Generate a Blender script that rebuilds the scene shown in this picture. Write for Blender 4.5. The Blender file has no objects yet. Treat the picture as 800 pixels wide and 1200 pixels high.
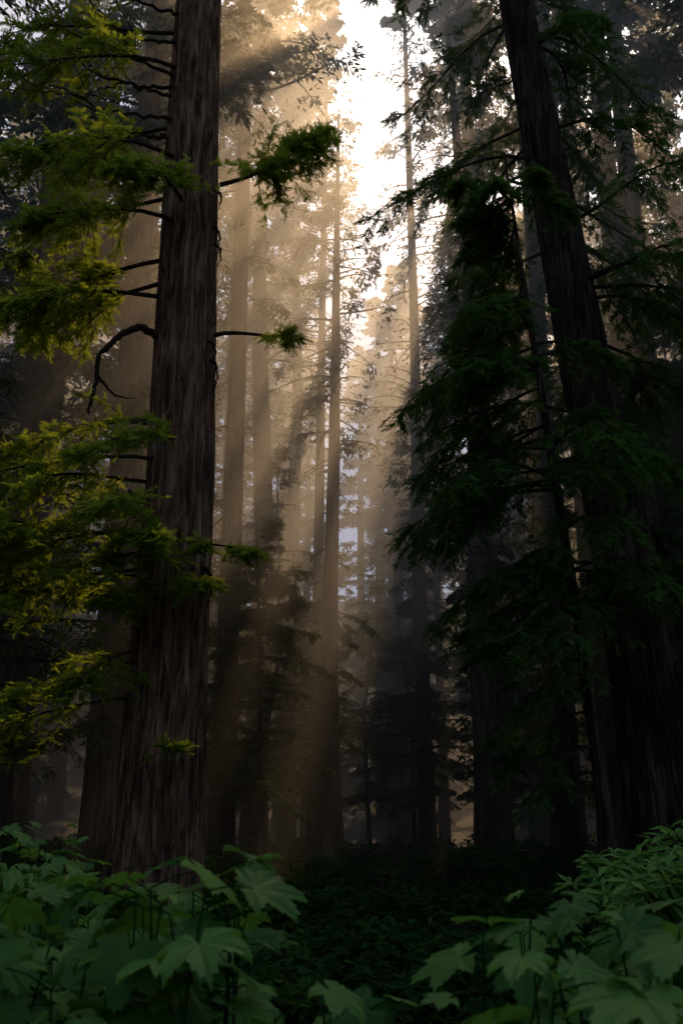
import bpy, math, numpy as np, time
from mathutils import Vector
T0=time.time()
rng=np.random.default_rng(11)
scene=bpy.context.scene
Z=np.array([0,0,1.0])
S=np.array([.165,.772,.861]); S/=np.linalg.norm(S)
SUN_EL=math.asin(S[2]); SUN_AZ=math.atan2(S[0],S[1])

# ---------------------------------------------------------------- helpers
LAT=np.random.default_rng(5).random((128,128))
def vnoise(x,y):
    xi=np.floor(x).astype(int); yi=np.floor(y).astype(int)
    fx=x-xi; fy=y-yi; fx=fx*fx*(3-2*fx); fy=fy*fy*(3-2*fy)
    g=lambda a,b: LAT[a%128,b%128]
    return (g(xi,yi)*(1-fx)+g(xi+1,yi)*fx)*(1-fy)+(g(xi,yi+1)*(1-fx)+g(xi+1,yi+1)*fx)*fy
def nrm(a): return a/np.maximum(np.linalg.norm(a,axis=-1,keepdims=True),1e-9)

def gap(c):
    """openings in the forest canopy, traced along the sun direction down to the ground"""
    gx=c[:,0]-S[0]/S[2]*c[:,2]; gy=c[:,1]-S[1]/S[2]*c[:,2]
    r=gx/np.maximum(gy,1.)
    th=.26+np.clip(r+.13,0,1)*2.6+np.clip(-.33-r,0,1)*2.2
    n=vnoise(r*30+7,gy*.05+3)*.78+.22*vnoise(r*95+7,gy*.12+3)
    p=np.clip(.80+(n-th)*1.5,0,.955)
    core=np.clip((.045-r)/.09,0,1)*np.clip((r+.62)/.15,0,1)
    p=p*core
    main=(gy>11)&(gy<44)&(rng.random(len(c))<p)
    spots=(gy>5.5)&(gy<14)&(gx<-3.9)&(gx>-10.5)&(vnoise(gx*.9+31,gy*.7+13)>.12)&(rng.random(len(c))<.95)
    return (main|spots)&(c[:,2]>12)

def quad_mesh(name,Q,mat,tint=None,smooth=False):
    n=len(Q); me=bpy.data.meshes.new(name)
    me.vertices.add(n*4); me.vertices.foreach_set('co',Q.astype(np.float32).ravel())
    me.loops.add(n*4); me.loops.foreach_set('vertex_index',np.arange(n*4,dtype=np.int32))
    me.polygons.add(n); me.polygons.foreach_set('loop_start',np.arange(0,n*4,4,dtype=np.int32))
    if tint is not None:
        a=me.attributes.new('tint','FLOAT','FACE'); a.data.foreach_set('value',tint.astype(np.float32))
    me.update(calc_edges=True); me.materials.append(mat); return me

def idx_mesh(name,V,Fq,mat,attr=None,smooth=True):
    me=bpy.data.meshes.new(name); k=Fq.shape[1]; n=len(Fq)
    me.vertices.add(len(V)); me.vertices.foreach_set('co',V.astype(np.float32).ravel())
    me.loops.add(n*k); me.loops.foreach_set('vertex_index',Fq.astype(np.int32).ravel())
    me.polygons.add(n); me.polygons.foreach_set('loop_start',np.arange(0,n*k,k,dtype=np.int32))
    if attr:
        for an,av in attr.items():
            a=me.attributes.new(an,'FLOAT','POINT'); a.data.foreach_set('value',av.astype(np.float32))
    me.update(calc_edges=True)
    if smooth: me.polygons.foreach_set('use_smooth',np.ones(n,bool))
    me.materials.append(mat); return me

def obj(name,data,parent=None,loc=(0,0,0),rot=0,scale=1):
    o=bpy.data.objects.new(name,data); scene.collection.objects.link(o)
    o.location=loc; o.rotation_euler=(0,0,rot); o.scale=(scale,)*3
    if parent: o.parent=parent
    return o

def tubeq(P,R,sides=5):
    P=np.asarray(P,float); R=np.asarray(R,float)
    T=nrm(np.gradient(P,axis=0)); ref=np.array([.3,.2,.93])
    A=nrm(np.cross(T,ref)); B=np.cross(T,A)
    th=np.linspace(0,2*np.pi,sides+1)
    ring=P[:,None]+R[:,None,None]*(np.cos(th)[None,:,None]*A[:,None]+np.sin(th)[None,:,None]*B[:,None])
    a=ring[:-1,:-1];b=ring[:-1,1:];c=ring[1:,1:];d=ring[1:,:-1]
    return np.stack([a,b,c,d],2).reshape(-1,4,3)

# ---------------------------------------------------------------- materials
def newmat(name):
    m=bpy.data.materials.new(name); m.use_nodes=True; nt=m.node_tree; nt.nodes.clear()
    out=nt.nodes.new('ShaderNodeOutputMaterial'); return m,nt,out
def ramp(nt,stops):
    r=nt.nodes.new('ShaderNodeValToRGB'); e=r.color_ramp.elements
    e[0].position,e[0].color=stops[0][0],(*stops[0][1],1); e[1].position,e[1].color=stops[-1][0],(*stops[-1][1],1)
    for p,c in stops[1:-1]:
        x=e.new(p); x.color=(*c,1)
    return r

def bark(name,c0,c1,c2,sc=1.0,bd=.05):
    m,nt,out=newmat(name); L=nt.links
    tc=nt.nodes.new('ShaderNodeTexCoord'); mp=nt.nodes.new('ShaderNodeMapping'); mp.inputs['Scale'].default_value=(1,1,.10)
    L.new(tc.outputs['Object'],mp.inputs[0])
    n1=nt.nodes.new('ShaderNodeTexNoise'); n1.inputs['Scale'].default_value=10*sc; n1.inputs['Detail'].default_value=10; n1.inputs['Roughness'].default_value=.7; n1.inputs['Distortion'].default_value=.7
    L.new(mp.outputs[0],n1.inputs[0])
    n2=nt.nodes.new('ShaderNodeTexNoise'); n2.inputs['Scale'].default_value=.9; n2.inputs['Detail'].default_value=4
    L.new(tc.outputs['Object'],n2.inputs[0])
    n3=nt.nodes.new('ShaderNodeTexNoise'); n3.inputs['Scale'].default_value=34*sc; n3.inputs['Detail'].default_value=6
    L.new(mp.outputs[0],n3.inputs[0])
    r=ramp(nt,[(.40,c0),(.52,c1),(.64,c2)]); L.new(n1.outputs[0],r.inputs[0])
    r2=ramp(nt,[(.3,(.55,.55,.55)),(.7,(1.25,1.15,1.05))]); L.new(n2.outputs[0],r2.inputs[0])
    mx=nt.nodes.new('ShaderNodeMix'); mx.data_type='RGBA'; mx.blend_type='MULTIPLY'; mx.inputs[0].default_value=1
    L.new(r.outputs[0],mx.inputs[6]); L.new(r2.outputs[0],mx.inputs[7])
    ad=nt.nodes.new('ShaderNodeMath'); ad.operation='MULTIPLY_ADD'; ad.inputs[1].default_value=.35
    L.new(n3.outputs[0],ad.inputs[0]); L.new(n1.outputs[0],ad.inputs[2])
    bp=nt.nodes.new('ShaderNodeBump'); bp.inputs['Strength'].default_value=1; bp.inputs['Distance'].default_value=bd*3.5
    L.new(ad.outputs[0],bp.inputs['Height'])
    b=nt.nodes.new('ShaderNodeBsdfPrincipled'); b.inputs['Roughness'].default_value=.95; b.inputs['Specular IOR Level'].default_value=.1
    L.new(mx.outputs[2],b.inputs['Base Color']); L.new(bp.outputs[0],b.inputs['Normal']); L.new(b.outputs[0],out.inputs[0])
    return m

def leafmat(name,dark,light,trans,tf=.4,rough=None,clump=.6):
    m,nt,out=newmat(name); L=nt.links
    at=nt.nodes.new('ShaderNodeAttribute'); at.attribute_name='tint'
    geo=nt.nodes.new('ShaderNodeNewGeometry')
    n=nt.nodes.new('ShaderNodeTexNoise'); n.inputs['Scale'].default_value=clump; n.inputs['Detail'].default_value=3
    L.new(geo.outputs['Position'],n.inputs[0])
    ad=nt.nodes.new('ShaderNodeMath'); ad.operation='ADD'; L.new(at.outputs['Fac'],ad.inputs[0]); L.new(n.outputs[0],ad.inputs[1])
    ml=nt.nodes.new('ShaderNodeMath'); ml.operation='MULTIPLY'; ml.inputs[1].default_value=.5; L.new(ad.outputs[0],ml.inputs[0])
    r=ramp(nt,[(.25,dark),(.75,light)]); L.new(ml.outputs[0],r.inputs[0])
    r2=ramp(nt,[(.25,tuple(x*.6 for x in trans)),(.75,trans)]); L.new(ml.outputs[0],r2.inputs[0])
    if rough is None:
        d=nt.nodes.new('ShaderNodeBsdfDiffuse'); L.new(r.outputs[0],d.inputs[0])
    else:
        d=nt.nodes.new('ShaderNodeBsdfPrincipled'); d.inputs['Roughness'].default_value=rough; L.new(r.outputs[0],d.inputs[0])
        d.inputs['Specular IOR Level'].default_value=.2
    t=nt.nodes.new('ShaderNodeBsdfTranslucent'); L.new(r2.outputs[0],t.inputs[0])
    mx=nt.nodes.new('ShaderNodeMixShader'); mx.inputs[0].default_value=tf
    L.new(d.outputs[0],mx.inputs[1]); L.new(t.outputs[0],mx.inputs[2]); L.new(mx.outputs[0],out.inputs[0])
    return m

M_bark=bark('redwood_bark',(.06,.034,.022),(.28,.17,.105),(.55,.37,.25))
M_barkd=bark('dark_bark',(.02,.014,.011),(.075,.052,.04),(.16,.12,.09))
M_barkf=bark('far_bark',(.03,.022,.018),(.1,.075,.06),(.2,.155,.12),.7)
M_twig=bark('twig_bark',(.02,.014,.01),(.05,.036,.025),(.09,.07,.05),3,.01)
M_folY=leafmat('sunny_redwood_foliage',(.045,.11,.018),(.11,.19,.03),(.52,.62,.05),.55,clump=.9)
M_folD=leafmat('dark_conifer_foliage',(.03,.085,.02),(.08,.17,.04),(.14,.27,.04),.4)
M_folF=leafmat('forest_foliage',(.03,.07,.022),(.07,.12,.035),(.16,.19,.045),.4,clump=.25)
M_under=leafmat('undergrowth_foliage',(.012,.04,.01),(.04,.10,.022),(.05,.11,.02),.35)
M_maple=leafmat('maple_leaf',(.03,.115,.018),(.14,.30,.05),(.15,.34,.035),.4,rough=.5,clump=3.)
M_shrub=leafmat('shrub_leaf',(.05,.16,.02),(.16,.34,.045),(.19,.38,.04),.4,rough=.5,clump=2.)

# ---------------------------------------------------------------- trunks
def trunk_mesh(name,pts,radf,mat,sides=96,rings=120,flute=.06,fine=.012,seed=0):
    g=np.random.default_rng(seed)
    pts=np.asarray(pts,float); z0,z1=pts[0,2],pts[-1,2]
    u=np.linspace(0,1,rings)**1.15; zz=z0+(z1-z0)*u
    cx=np.interp(zz,pts[:,2],pts[:,0]); cy=np.interp(zz,pts[:,2],pts[:,1])
    th=np.linspace(0,2*np.pi,sides,endpoint=False)
    R=radf(zz-z0)[:,None]*np.ones((1,sides))
    f=np.zeros_like(R); TH=th[None]; ZZ=zz[:,None]
    for k in (3,5,7,8,11): f+=g.uniform(.5,1)*np.cos(k*TH+g.uniform(0,6)+.25*np.sin(ZZ*g.uniform(.1,.3)+g.uniform(0,6)))/math.sqrt(k)
    ff=np.zeros_like(R)
    if sides>60:
        for k in range(19,min(sides//4,70),5):
            ff+=np.cos(k*TH+g.uniform(0,6)+1.6*np.sin(ZZ*g.uniform(.2,.7)+g.uniform(0,6)))*(.5+.5*np.sin(ZZ*g.uniform(.3,1.2)+g.uniform(0,6)))
    fl=1+1.6*np.exp(-(zz-z0)/1.6)[:,None]
    R=R*(1+flute*f*fl*.6+fine*ff)
    V=np.stack([cx[:,None]+R*np.cos(TH),cy[:,None]+R*np.sin(TH),ZZ+0*R],-1).reshape(-1,3)
    i=np.arange(rings-1)[:,None]*sides; j=np.arange(sides)[None]; jn=(j+1)%sides
    F=np.stack([i+j,i+jn,i+sides+jn,i+sides+j],-1).reshape(-1,4)
    return idx_mesh(name,V,F,mat)

# ---------------------------------------------------------------- foliage
class Fol:
    def __init__(s): s.q=[];s.t=[];s.w=[]
def branch(F,p0,az,el,L,droop=.25,nl=28,ns=14,sl=.38,sw=.09,fs=.15,wr=.04,lat=.42,feather=False,cull=False,thick=.3,hang=.2,sway=.08):
    ca,sa=math.cos(az),math.sin(az)
    d=np.array([ca*math.cos(el),sa*math.cos(el),math.sin(el)]); side=np.array([-sa,ca,0.]); ph=rng.uniform(0,6)
    p0=np.asarray(p0,float)
    def C(t):
        t=np.asarray(t)[...,None]; return p0+d*L*t-Z*droop*L*t*t+side*L*sway*(np.sin(t*4+ph)-math.sin(ph))
    if wr>0:
        tt=np.linspace(0,1,9); w=tubeq(C(tt),wr*(1-.85*tt)+.004,5 if feather else 4)
        F.w.append(w)
    t=rng.uniform(fs,1,nl); sg=rng.choice([-1,1],nl)[:,None]
    base=C(t); tan=nrm(d-Z*2*droop*t[:,None]); ang=rng.uniform(.5,1.25,nl)[:,None]
    ld=nrm(tan*np.cos(ang)+sg*side*np.sin(ang)+rng.normal(0,thick*.6,(nl,3))-Z*hang*.5)
    ll=L*lat*(1-t)**.6*rng.uniform(.5,1.2,nl)+.1*L*rng.uniform(.6,1.3,nl)
    sag=hang*1.2
    if feather:
        for k in range(0,nl):
            s5=np.linspace(0,1,5)[:,None]
            F.w.append(tubeq(base[k]+ld[k]*ll[k]*s5-Z*ll[k]*sag*s5**2,np.linspace(.011,.003,5),3))
    s=np.sort(rng.uniform(.05,1,(nl,ns)),1)[...,None]
    pos=base[:,None]+ld[:,None]*ll[:,None,None]*s-Z*ll[:,None,None]*sag*s*s
    ls=nrm(np.cross(ld,Z))[:,None]
    sgn=rng.choice([-1,1],(nl,ns))[...,None]
    sd=nrm(ld[:,None]*rng.uniform(.4,1,(nl,ns,1))+sgn*ls*rng.uniform(.4,1,(nl,ns,1))+rng.normal(0,thick,(nl,ns,3))-Z*hang)
    tn=(rng.random((nl,1))*.55+rng.random((nl,ns))*.45).ravel()
    pos=pos.reshape(-1,3); sd=sd.reshape(-1,3)
    nn=nrm(Z+rng.normal(0,.4,pos.shape)); sdv=nrm(np.cross(sd,nn))
    ln=sl*rng.uniform(.55,1.25,len(pos))[:,None]
    if cull:
        k=~gap(pos); pos,sd,sdv,ln,tn,nn=pos[k],sd[k],sdv[k],ln[k],tn[k],nn[k]
    if not feather:
        w=sw*rng.uniform(.6,1.3,len(pos))[:,None]
        q=np.stack([pos,pos+sd*ln*.5+sdv*w,pos+sd*ln-Z*ln*.1,pos+sd*ln*.5-sdv*w],1)
        F.q.append(q);F.t.append(tn)
    else:
        m=5
        for j in range(m):
            a=(j+.3)/m
            for sgx in (-1,1):
                b=pos+sd*ln*a; dd=nrm(sd*.75+sgx*sdv*.8+rng.normal(0,.12,pos.shape)); l2=ln*(.42-.22*a)*rng.uniform(.8,1.2,(len(pos),1))
                s2=np.cross(dd,nn)*sw
                F.q.append(np.stack([b,b+dd*l2*.5+s2,b+dd*l2,b+dd*l2*.5-s2],1)); F.t.append(np.clip(tn+rng.normal(0,.08,len(tn)),0,1))
        F.q.append(np.stack([pos,pos+sd*ln*.6+sdv*sw,pos+sd*ln*1.1,pos+sd*ln*.6-sdv*sw],1)); F.t.append(tn)

def finish(F,parent,mat,pre=''):
    Q=np.concatenate(F.q); me=quad_mesh(pre+'foliage',Q,mat,np.concatenate(F.t)); obj('foliage',me,parent)
    mw=None
    if F.w: mw=quad_mesh(pre+'branches',np.concatenate(F.w),M_twig); obj('branches',mw,parent)
    return me,mw

def empty(name,loc=(0,0,0)):
    e=bpy.data.objects.new(name,None); scene.collection.objects.link(e); e.location=loc; return e

def conifer_parts(x,y,h,r,cb,cr,nb,nl,ns,sl,sw,cull,lowb=0,seed=0):
    tm=trunk_mesh('trunk',[(x,y,-.5),(x+rng.uniform(-.3,.3),y,h*.25),(x+rng.uniform(-.5,.5),y,h*.5),(x+rng.uniform(-.9,.9),y,h)],
        lambda z:r*(1-.93*(z/(h+.5)))**.8*1.0+r*.45*np.exp(-z/1.3),M_barkf,sides=48,rings=50,seed=seed)
    F=Fol()
    zz=cb+(h-cb)*np.sort(rng.random(nb))**.95
    for z in zz:
        f=(z-cb)/(h-cb); L=(cr*(1-f)**.65*min(1,.45+f*3)+.6)*rng.uniform(.6,1.2)
        branch(F,(x,y,z),rng.uniform(0,6.283),rng.uniform(-.15,.3)+.3*f,L,rng.uniform(.15,.4),nl,ns,sl,sw,.12,.06*L/cr+.01,.4,cull=cull)
    for k in range(lowb):
        z=rng.uniform(4,cb); L=cr*rng.uniform(.3,.7)
        branch(F,(x,y,z),rng.uniform(0,6.283),rng.uniform(-.3,.1),L,.4,int(nl*.7),ns,sl*.8,sw*.8,.2,.04,.4,cull=cull)
    return tm,F
def conifer(name,x,y,h,r,cb,cr,nb=120,nl=26,ns=14,sl=.33,sw=.06,cull=True,lowb=10,seed=0):
    e=empty(name); tm,F=conifer_parts(x,y,h,r,cb,cr,nb,nl,ns,sl,sw,cull,lowb,seed); obj('trunk',tm,e); finish(F,e,M_folF); return e

# mid distance forest, one named tree each:  x, y, height, radius, crown base, crown radius, density
mid=[(-.35,45,39,.47,19,3.0,3.2),(-1.2,58,64,.4,26,3.4,3.6),(-3.4,64,64,.6,26,4.2,2.9),(-4.4,52,62,.7,22,4.4,3.1),(-4.0,35,58,.45,26,4.2,3.1),
     (-6.4,28,50,.6,17,4.2,2.7),(-8.6,40,60,.7,18,4.8,2.6),(-11.5,34,55,.7,10,5,2.5),(-9.6,50,62,.7,14,5,2.5),(-14,44,60,.8,8,5.5,2.5),
     (4.3,52,60,.45,15,3.1,2.9),(6.2,42,60,.6,13,4.1,2.7),(4.75,32,33,.55,17,2.4,1.4),(9.6,44,66,.7,20,4.8,2.4),
     (12.5,40,64,.8,16,5.0,2.4),(12.5,27,52,.6,8,5,2.2),(-7.4,62,66,.8,20,5,2.5),(8.0,58,66,.7,20,4.4,2.4),(8.9,34,66,.55,34,4.6,2.8),(12.6,37,68,.6,36,4.6,2.6),  # last two: high crowns above the frame, added to block the sun
     (-12.5,23,46,.6,9,4.8,2.4),(17,38,62,.8,10,5.5,2.3),(-17,33,60,.8,8,5.5,2.3)]
for i,(x,y,h,r,cb,cr,dn) in enumerate(mid):
    conifer('redwood_tree',x,y,h,r,cb,cr,seed=i,nb=int(dn*(h-cb)),lowb=20 if cb>14 else 6)
# understory young trees in the shafts
for i,(x,y,h,cr) in enumerate([(-2.6,33,12,2.2),(3.6,50,13,2.4),(-3.2,44,19,2.8),(8.2,36,17,3.4),(-5.4,33,14,3),(1.6,56,16,2.4),(-8.8,24,13,3),(-1.5,50,13,2.6),(9.0,27,15,3.0),(11.5,31,20,3.6),(6.9,47,14,3),(13,24,13,3.2)]):
    conifer('young_hemlock_tree',x,y,h,.14,1.5 if h<12 else 3,cr,seed=50+i,nb=int(h*5),nl=22,ns=13,sl=.24,sw=.04,lowb=0)
print('mid',time.time()-T0)

# distant forest and off-frame trees : prototypes shared
protos=[]
for k in range(4):
    tm,F=conifer_parts(0,0,60+3*k,.75,7+3*k,5.2,115,20,11,.55,.12,False,8,200+k)
    Q=np.concatenate(F.q); protos.append((tm,quad_mesh('foliage',Q,M_folF,np.concatenate(F.t)),quad_mesh('branches',np.concatenate(F.w),M_twig)))
far=empty('distant_and_offframe_forest')
def inst(x,y,s):
    p=protos[rng.integers(4)]; a=rng.uniform(0,6.283)
    for nme,me in zip(('distant_or_offframe_trunk','distant_or_offframe_foliage','distant_or_offframe_branches'),p): obj(nme,me,far,(x,y,0),a,s)
for y0 in (70,82,96,114):
    w=y0*.5+8
    for x in np.arange(-w,w,6.5):
        xx=x+rng.uniform(-2.2,2.2); yy=y0+rng.uniform(-4,4); s=rng.uniform(.85,1.1)
        u=xx/yy
        if y0<90 and -.22<u<.14: s=rng.uniform(.6,.72)
        if -.01<u<.085: s=rng.uniform(.98,1.1)*(yy/112.)**1.1
        elif u>0: s*=.92
        if s>.4: inst(xx,yy,s)
for (x,y) in [(-20,22),(-24,30),(-22,6),(-28,16),(22,24),(25,31),(26,6),(-26,-12),(-25,45),(25,46),(-32,36),(32,38),(20,52),(-20,55)]:  # trees beside and behind the view, mostly unseen, added to occlude the sky
    inst(x,y,rng.uniform(.8,1.0))
print('far',time.time()-T0)

# ---------------------------------------------------------------- near left redwood
LX,LY=-3.12,18.
lt=empty('redwood_tree')
tm=trunk_mesh('trunk',[(LX-.05,LY,-.4),(LX+.03,LY,8),(LX-.12,LY,18),(LX-.1,LY,42)],
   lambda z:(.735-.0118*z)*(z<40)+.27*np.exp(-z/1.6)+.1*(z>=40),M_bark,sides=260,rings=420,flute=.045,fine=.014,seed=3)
obj('trunk',tm,lt)
F=Fol(); N=dict(nl=34,ns=17,sl=.24,sw=.014,feather=True)
pi=math.pi
def LB(z,az,el,L,dr,dx=0,dy=0,**k):
    kk=dict(N); kk.update(k); branch(F,(LX+dx,LY+dy,z),az,el,L,dr,**kk)
# right hand sprigs
LB(14.7,-.25,.36,2.5,.12,dx=.55,dy=-.1,nl=52,ns=24,fs=.22,lat=.44,wr=.05,thick=.55)
LB(11.1,-.35,-.02,1.55,-.02,dx=.6,dy=-.2,nl=12,ns=12,fs=.5,lat=.22,wr=.05,thick=.5,sway=.16)
LB(6.6,-.9,-.1,1.9,.12,dx=.3,dy=-.4,nl=20,ns=14,fs=.3,lat=.35,wr=.03)
LB(6.0,-1.1,-.1,1.7,.15,dx=.3,dy=-.4,nl=20,ns=14,fs=.3,lat=.35,wr=.03)
LB(2.9,-1.2,.2,1.0,.1,dx=.1,dy=-.7,nl=10,ns=12,fs=.4,lat=.3,wr=.02)
# upper left masses
for z,az,el,L,dr in [(16.2,3.3,.0,3.2,.3),(15.2,3.7,-.05,3.8,.3),(14.6,2.9,.0,3.6,.35),(13.6,3.9,.0,3.4,.3),(13.0,3.4,-.1,3.9,.3),(12.6,3.0,-.15,3.2,.3),
      (17.5,3.6,.1,4.2,.3),(18.8,3.2,.1,4.2,.3),(14.0,4.2,.1,2.6,.3),(12.0,3.55,-.1,3.6,.25),(20,3.9,.2,3.6,.3),(21.5,3.0,.2,4.2,.3),(23,.4,.2,3.2,.3),(24,5.6,.2,3.2,.3),(26,4.6,.3,3,.3),(22.5,4.3,.2,3.5,.3)]:
    LB(z,az,el,L,dr,fs=.35,wr=.055,nl=38)
# sunlit lower left masses
for z,az,el,L,dr in [(9.3,3.75,-.1,3.2,.2),(8.9,4.1,-.2,2.7,.2),(8.0,3.6,-.05,3.4,.2),(7.4,4.0,-.1,3.3,.25),(7.0,3.4,-.1,3.6,.2),(6.6,4.3,-.1,2.6,.25),
      (6.3,3.8,-.15,3.5,.2),(5.9,4.55,-.1,1.9,.2),(7.3,4.35,.0,3.0,.2),(6.4,3.2,-.1,3.3,.2),(8.4,3.9,0,3.8,.25),(6.9,4.6,-.1,2.6,.15),(6.9,3.9,.05,4.3,.2)]:
    LB(z,az,el,L,dr,fs=.3,wr=.045,nl=28,thick=.42,sway=.14)
for z,az,el,L,dr in [(4.6,3.7,-.1,3.4,.2),(4.0,3.3,-.1,3.2,.15),(4.9,4.2,-.2,2.5,.2)]:
    LB(z,az,el,L,dr,fs=.4,wr=.03,nl=22)
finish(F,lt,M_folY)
# bare branches and stubs
W=[]
def bare(pts,r0,r1,jit=.014):
    P=np.asarray(pts,float); t=np.linspace(0,len(P)-1,len(P)*6); i=np.arange(len(P))
    c=np.stack([np.interp(t,i,P[:,k]) for k in range(3)],1); 
    for _ in range(3): c[1:-1]=(c[:-2]+c[1:-1]*2+c[2:])/4
    c[1:-1]+=rng.normal(0,jit,c[1:-1].shape)
    W.append(tubeq(c,np.linspace(r0,r1,len(c)),7))
X=LX
bare([(X-.5,17.7,11.0),(X-.85,17.5,11.15),(X-1.25,17.3,10.75),(X-1.55,17.2,10.3),(X-1.5,17.1,9.7),(X-1.6,17.1,9.1)],.085,.03)
bare([(X-1.5,17.15,9.9),(X-1.15,17.1,9.45),(X-.75,17.1,9.4)],.035,.01)
bare([(X-.6,17.6,9.1),(X-1.0,17.4,9.05)],.04,.015)
bare([(X-.6,17.6,8.7),(X-1.0,17.5,8.7)],.035,.012)
for (z,l,up,dy) in [(17.3,3.2,1.6,-.6),(16.8,2.6,1.9,.5),(16.2,3.4,.9,-.8),(15.7,2.8,1.4,.2),(18.2,3.0,1.7,-.3),(19,3.4,2.0,-.5),(14.9,2.2,.6,-.4),(17.0,4.0,2.6,.1)]:
    a1,a2,a3=rng.normal(0,.16,3)
    bare([(X-.4,17.7,z),(X-.4-l*.2,17.7+dy*.2,z+up*.05+a1*.5),(X-.4-l*.45,17.7+dy*.3,z+up*.2+a1),(X-.4-l*.7,17.7+dy*.7,z+up*.5+a2),(X-.4-l,17.7+dy,z+up+a3)],.045,.008,.025)
    bare([(X-.4-l*.5,17.7+dy*.5,z+up*.3),(X-.4-l*.7,17.5+dy*.7,z+up*.2+a2),(X-.4-l*.95,17.4+dy,z-.1)],.02,.005,.025)
    bare([(X-.4-l*.35,17.7+dy*.4,z+up*.15),(X-.4-l*.5,17.4+dy*.7,z+up*.4+a3),(X-.4-l*.6,17.2+dy,z+up*.7)],.016,.005,.025)
# hanging bark strips
for (dx,z,l) in [(.62,10.7,1.0),(.66,10.3,.6),(.6,13.3,.7),(.63,12.9,.45),(.72,6.1,.6),(-.6,15.6,.5),(-.75,7.6,.5),(.6,14.2,.4)]:
    bare([(X+dx-.1,17.6,z+.15),(X+dx+.03,17.5,z),(X+dx+.06,17.5,z-l*.5),(X+dx,17.5,z-l)],.035,.008)
obj('dead_limbs',quad_mesh('dead_limbs',np.concatenate(W),M_twig),lt)

# ---------------------------------------------------------------- near right leaning redwood
rt=empty('redwood_tree')
RP=[(6.45,20,-.4),(6.25,20,2),(5.95,20,6.3),(5.35,20,12),(4.66,20,19),(2.7,20,40)]
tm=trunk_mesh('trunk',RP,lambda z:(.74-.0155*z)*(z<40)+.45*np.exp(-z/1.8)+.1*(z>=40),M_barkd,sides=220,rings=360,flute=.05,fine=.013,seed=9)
obj('trunk',tm,rt); RPa=np.array(RP)
F=Fol()
def at(P,z): return (np.interp(z,P[:,2],P[:,0]),np.interp(z,P[:,2],P[:,1]),z)
for z in np.sort(rng.uniform(11.5,36,62)):
    L=rng.uniform(2.6,4.8)*(1-.5*max(0,(z-22)/18))
    az=rng.uniform(0,6.283) if rng.random()<.5 else rng.normal(0,.8)
    if z<22 and abs((az-4.5))<1.2: az+=pi
    branch(F,at(RPa,z),az,rng.uniform(-.25,.2),L,rng.uniform(.2,.45),26,13,.26,.014,.25,.05,.42,feather=True,hang=.35,sway=.14)
for z,az,L in [(11.8,3.8,2.8),(8,.2,2.6),(9.5,5.9,3),(6.5,-.1,2.5),(5,-.4,2.5),(4.0,-.3,2.4),(7.2,-.7,2.0),(10.4,4.3,2.2)]:
    branch(F,at(RPa,z),az,-.1,L,.4,28,14,.24,.014,.25,.04,.42,feather=True,hang=.35)
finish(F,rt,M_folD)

# ---------------------------------------------------------------- slender drooping hemlock in front
ht=empty('hemlock_tree')
HP=[(4.5,17,-.3),(4.36,17,1.3),(4.02,17,6),(3.6,17,11),(3.3,17,14.8)]
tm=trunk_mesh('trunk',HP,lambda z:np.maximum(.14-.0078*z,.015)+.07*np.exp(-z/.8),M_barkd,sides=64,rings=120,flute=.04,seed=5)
obj('trunk',tm,ht); HPa=np.array(HP); F=Fol()
for z in np.sort(rng.uniform(4.8,14.2,52)):
    f=max(0,(z-9)/6.2); L=rng.uniform(1.9,3.3)*(1-.7*f)*(1.0 if z>7.0 else .8)
    az=rng.normal(pi,.8) if rng.random()<.78 else rng.uniform(0,6.283)
    branch(F,at(HPa,z),az,rng.uniform(-.05,.3),L,rng.uniform(.35,.6),26,13,.22,.013,.15,.03,.42,feather=True,hang=.45)
for z,az,L in [(4.2,3.3,1.8),(3.6,2.8,1.6),(3.0,3.5,1.5),(4.6,4.0,1.6)]:
    branch(F,at(HPa,z),az,.0,L,.6,20,12,.2,.012,.3,.02,.4,feather=True,hang=.5)
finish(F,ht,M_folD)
print('near',time.time()-T0)

# ---------------------------------------------------------------- ground
n=220; gx=np.linspace(-1,1,n); gx=np.sign(gx)*np.abs(gx)**2*300; XX,YY=np.meshgrid(gx,gx+40)
HH=(vnoise(XX*.12+9,YY*.12+9)-.5)*.7+(vnoise(XX*.5,YY*.5)-.5)*.25
q=np.clip((np.hypot(XX,YY-20)-55)/130,0,1); HH=HH+q*q*(3-2*q)*46*(.8+.4*vnoise(XX*.02+3,YY*.02+3))  # outer ground raised into an added hill that blocks the bright horizon
V=np.stack([XX,YY,HH-.1],-1).reshape(-1,3); i=np.arange(n-1)[:,None]*n; j=np.arange(n-1)[None]
Fq=np.stack([i+j,i+j+1,i+n+j+1,i+n+j],-1).reshape(-1,4)
m,nt,out=newmat('forest_floor'); tc=nt.nodes.new('ShaderNodeTexCoord')
n1=nt.nodes.new('ShaderNodeTexNoise'); n1.inputs['Scale'].default_value=.8; n1.inputs['Detail'].default_value=10; n1.inputs['Roughness'].default_value=.7
nt.links.new(tc.outputs['Object'],n1.inputs[0]); r=ramp(nt,[(.35,(.02,.014,.009)),(.5,(.04,.03,.018)),(.62,(.02,.035,.012))]); nt.links.new(n1.outputs[0],r.inputs[0])
b=nt.nodes.new('ShaderNodeBsdfPrincipled'); b.inputs['Roughness'].default_value=.95; nt.links.new(r.outputs[0],b.inputs[0])
bp=nt.nodes.new('ShaderNodeBump'); bp.inputs['Distance'].default_value=.1; nt.links.new(n1.outputs[0],bp.inputs['Height']); nt.links.new(bp.outputs[0],b.inputs['Normal']); nt.links.new(b.outputs[0],out.inputs[0])
obj('ground',idx_mesh('ground',V,Fq,m))

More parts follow.
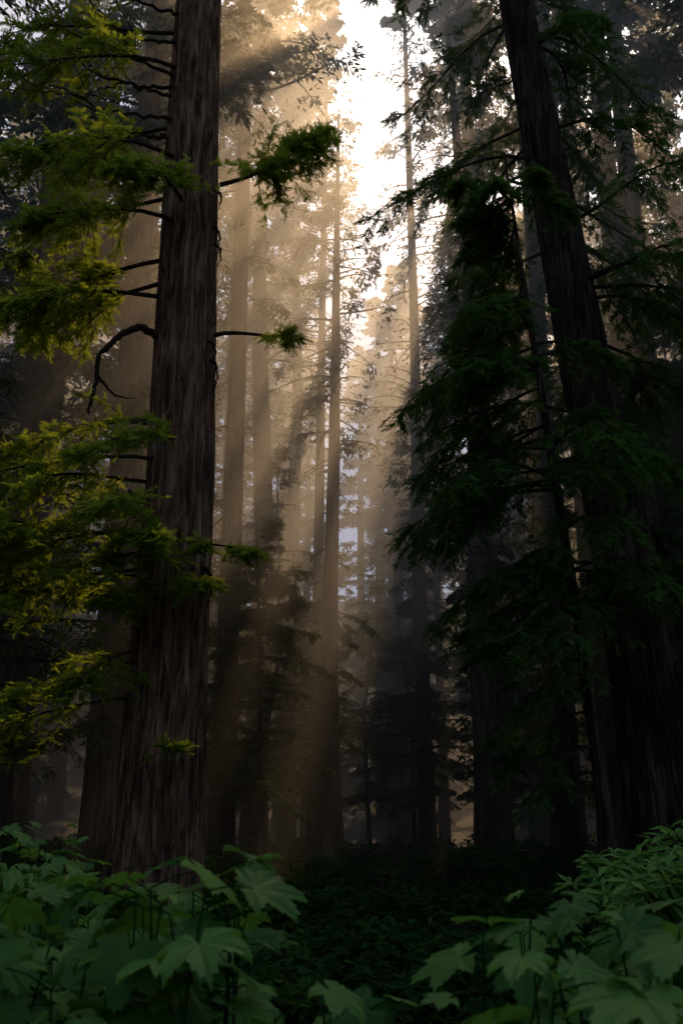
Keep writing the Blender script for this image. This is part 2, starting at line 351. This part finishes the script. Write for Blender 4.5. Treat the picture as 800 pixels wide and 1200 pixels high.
# ---------------------------------------------------------------- fern / bush undergrowth
F=Fol()
for k in range(1100):
    y=8+54*rng.random()**1.2; x=rng.uniform(-.48,.48)*(y+4)
    hgt=rng.uniform(.2,.8)*(1+1.6*(vnoise(np.array([x*.3]),np.array([y*.3]))[0]>.6)*(y>14)); nf=rng.integers(5,9); sz=rng.uniform(.6,1.3)
    for f in range(nf):
        branch(F,(x,y,hgt*.3*rng.random()),rng.uniform(0,6.283),rng.uniform(.6,1.2),sz*hgt+.3,.35,7,7,.16+.003*y,.03+.0008*y,.1,0,.3,hang=.15)
Q=np.concatenate(F.q); obj('fern_undergrowth',quad_mesh('fern_undergrowth',Q,M_under,np.concatenate(F.t)))

# ---------------------------------------------------------------- broad leaf plants in the foreground
def palmate():
    full=[(-100,.66),(-47,.9),(0,1.0),(47,.9),(100,.66)]
    out=[]
    for a in np.linspace(-156,156,79):
        rr=.0
        for la,lr in full:
            dd=abs(a-la); rr=max(rr,lr*(1-(dd/52.)**1.25) if dd<52 else 0)
        rr=max(rr,.42 if abs(a)<120 else .34)
        dm=min(abs(a-l[0]) for l in full)
        rr*=1+.055*(1 if int(round((a+156)/4))%2 else -1)*(0 if dm<2 else 1)
        out.append((a,rr,1.0 if dm<2.1 else 0.))
    return np.array(out)
PL=palmate(); a=np.radians(PL[:,0]); nO=len(PL)
def ringv(f): 
    x=np.sin(a)*PL[:,1]*f; y=np.cos(a)*PL[:,1]*f; z=-.18*(x*x+y*y)-.08*PL[:,2]*f+.08*f; return np.stack([x,y,z],1)
LV=np.concatenate([[[0,0,0]],ringv(.33),ringv(.68),ringv(1.)]); LT=np.concatenate([[1.],PL[:,2],PL[:,2],PL[:,2]*.6])
LF=[]
for q in range(nO-1):
    LF.append((0,1+q,2+q,2+q))
    for rr in (0,1): o=1+rr*nO; LF.append((o+q,o+nO+q,o+nO+q+1,o+q+1))
LF=np.array(LF)
tri=LF[LF[:,2]==LF[:,3]][:,:3]; qd=LF[LF[:,2]!=LF[:,3]]; tris=np.concatenate([tri,qd[:,[0,1,2]],qd[:,[0,2,3]]])
def leaves(name,P,tip,nor,size,tint,LVv,tris,vein,mat,parent):
    tip=nrm(tip-nor*np.sum(tip*nor,1,keepdims=True)); sd=np.cross(tip,nor)
    bend=rng.uniform(.3,2.2,len(P))[:,None,None]
    V=P[:,None]+size[:,None,None]*(LVv[None,:,0:1]*sd[:,None]+LVv[None,:,1:2]*tip[:,None]+LVv[None,:,2:3]*bend*nor[:,None])
    F_=(tris[None]+np.arange(len(P))[:,None,None]*len(LVv)).reshape(-1,3)
    tt=np.clip(tint[:,None]*1.0+vein[None]*.3,0,1.3)
    return obj(name,idx_mesh(name,V.reshape(-1,3),F_,mat,{'tint':tt.ravel()}),parent)

def broad(name,regions):
    e=empty(name); P=[];TIP=[];NO=[];SZ=[];TI=[];W=[]
    for (x0,x1,y0,y1,zt,nst,lsz) in regions:
        for s in range(nst):
            x=rng.uniform(x0,x1);y=rng.uniform(y0,y1); top=zt(x,y)*rng.uniform(.88,1.01)
            b=np.array([x+rng.normal(0,.12),y+rng.normal(0,.12)+.1,0]); t=np.array([x,y,top])
            mid_=(b+t)/2+np.array([*rng.normal(0,.06,2),.1]); s5=np.linspace(0,1,8)[:,None]
            c=(1-s5)**2*b+2*s5*(1-s5)*mid_+s5**2*t; W.append(tubeq(c,np.linspace(.007,.003,8),5))
            nlv=rng.integers(4,7); a0=rng.uniform(0,6.28)
            for l in range(nlv):
                fr=1-.10*l*rng.uniform(.5,1.3); idx=min(7,max(0,int(fr*7))); o=c[idx]; az=a0+l*2.4+rng.normal(0,.3)
                dr=np.array([math.cos(az),math.sin(az),rng.uniform(.0,.5)]); pl=rng.uniform(.06,.2)
                q=o+dr*pl; W.append(tubeq(np.stack([o,o+dr*pl*.5+Z*.01,q]),[.003,.0025,.002],4))
                P.append(q);TIP.append(dr*np.array([1,1,0])-Z*.25);NO.append(Z+np.array([0,-.22,0])+rng.normal(0,.28,3)+dr*.25);SZ.append(lsz*rng.uniform(.45,1.25));TI.append(rng.random())
    leaves('leaves',np.array(P),nrm(np.array(TIP)),nrm(np.array(NO)),np.array(SZ),np.array(TI),LV,tris,LT,M_maple,e)
    obj('stems',quad_mesh('stems',np.concatenate(W),M_under,np.zeros(sum(map(len,W)))),e)
broad('bigleaf_maple_shrub',[(-.62,-.22,2.8,3.5,lambda x,y:1.50-.25*abs(x+.38),12,.15),(-1.4,-.5,2.9,4.0,lambda x,y:1.32-.1*(x+1.),28,.15),
     (-2.6,-.5,4.0,6.5,lambda x,y:1.42-.12*(x+1),50,.145),(-1.15,.15,2.0,2.9,lambda x,y:1.12-.07*(x+.5),28,.14),(-.25,.2,2.5,3.2,lambda x,y:1.2,9,.12)])
broad('thimbleberry_shrub',[(.36,1.0,2.4,3.1,lambda x,y:1.42-.08*(x-.4),14,.15),(.6,1.6,3.0,4.2,lambda x,y:1.29+.06*(x),22,.14),(.1,1.2,2.0,2.6,lambda x,y:1.10+.12*(x-.2),20,.14)])
broad('thimbleberry_shrub',[(-3.9,-1.9,6.5,8.5,lambda x,y:1.70-.14*(x+2.5),50,.12)])

# narrow-leaved shrub at right
e=empty('rhododendron_shrub'); P=[];TIP=[];NO=[];SZ=[];TI=[];W=[]
nl_=np.array([[0,0,0],[.10,.3,.02],[.13,.6,.01],[0,1,-.12],[-.13,.6,.01],[-.10,.3,.02],[0,.33,-.02],[0,.63,-.04]],float)
nt_=np.array([[0,1,6],[1,2,7],[1,7,6],[2,3,7],[0,6,5],[6,7,5],[7,4,5],[7,3,4]]); nv=np.array([.6,0,0,0,0,0,1,1.])
for s in range(140):
    x=rng.uniform(1.7,3.6); y=rng.uniform(6.2,8.0); top=(1.3+.40*(x-1.7)**.7)*rng.uniform(.75,1.03)
    t=np.array([x,y,top]); b=np.array([2.6+rng.normal(0,.4),7.2+rng.normal(0,.3),0]); s5=np.linspace(0,1,8)[:,None]
    c=b+(t-b)*s5+np.array([0,0,.25])*np.sin(s5*pi); W.append(tubeq(c,np.linspace(.014,.004,8),5))
    for tier in range(3):
        o=c[7-tier]
        for l in range(8):
            az=l*.785+rng.normal(0,.2)+tier; dr=np.array([math.cos(az),math.sin(az),rng.uniform(-.1,.7)])
            P.append(o);TIP.append(dr);NO.append(Z+rng.normal(0,.25,3)+np.array([0,-.3,0]));SZ.append(rng.uniform(.11,.2));TI.append(rng.random())
leaves('leaves',np.array(P),nrm(np.array(TIP)),nrm(np.array(NO)),np.array(SZ),np.array(TI),nl_,nt_,nv,M_shrub,e)
obj('stems',quad_mesh('stems',np.concatenate(W),M_twig),e)

# ---------------------------------------------------------------- mist
def mist(x0,x1,y0,y1,z0,z1,dens):
    me=bpy.data.meshes.new('mist')
    me.from_pydata([(x,y,z) for z in (z0,z1) for y in (y0,y1) for x in (x0,x1)],[],[(0,2,3,1),(4,5,7,6),(0,1,5,4),(2,6,7,3),(0,4,6,2),(1,3,7,5)])
    m,nt,out=newmat('mist'); v=nt.nodes.new('ShaderNodeVolumeScatter'); v.inputs['Color'].default_value=(.99,.92,.80,1); v.inputs['Density'].default_value=dens; v.inputs['Anisotropy'].default_value=.6
    nt.links.new(v.outputs[0],out.inputs['Volume']); me.materials.append(m); obj('mist',me)
mist(-36,36,19.3,100,7.5,44,.020)
mist(-36.3,36.3,19.6,100.4,-3,7.3,.008)

# ---------------------------------------------------------------- light, sky, camera
w=bpy.data.worlds.new('World'); scene.world=w; w.use_nodes=True; nt=w.node_tree; bg=nt.nodes['Background']
sk=nt.nodes.new('ShaderNodeTexSky'); sk.sky_type='NISHITA'; sk.sun_disc=False; sk.sun_elevation=SUN_EL; sk.sun_rotation=SUN_AZ; sk.dust_density=2.5; sk.air_density=1
nt.links.new(sk.outputs[0],bg.inputs[0]); bg.inputs[1].default_value=.15
sl=bpy.data.lights.new('sun','SUN'); sl.energy=5; sl.angle=math.radians(.5); sl.color=(1,.64,.32)
so=obj('sun',sl); so.rotation_euler=Vector(-S).to_track_quat('-Z','Y').to_euler()
cam=bpy.data.cameras.new('camera'); co=obj('camera',cam); co.location=(0,0,1.6); co.rotation_euler=(math.radians(90+18),0,0)
cam.sensor_fit='VERTICAL'; cam.sensor_height=36; cam.lens=35; cam.clip_end=1500; cam.clip_start=.05
cam.dof.use_dof=True; cam.dof.focus_distance=18; cam.dof.aperture_fstop=4
scene.camera=co
scene.view_settings.view_transform='Standard'; scene.view_settings.look='None'; scene.view_settings.exposure=0
print('done',time.time()-T0)
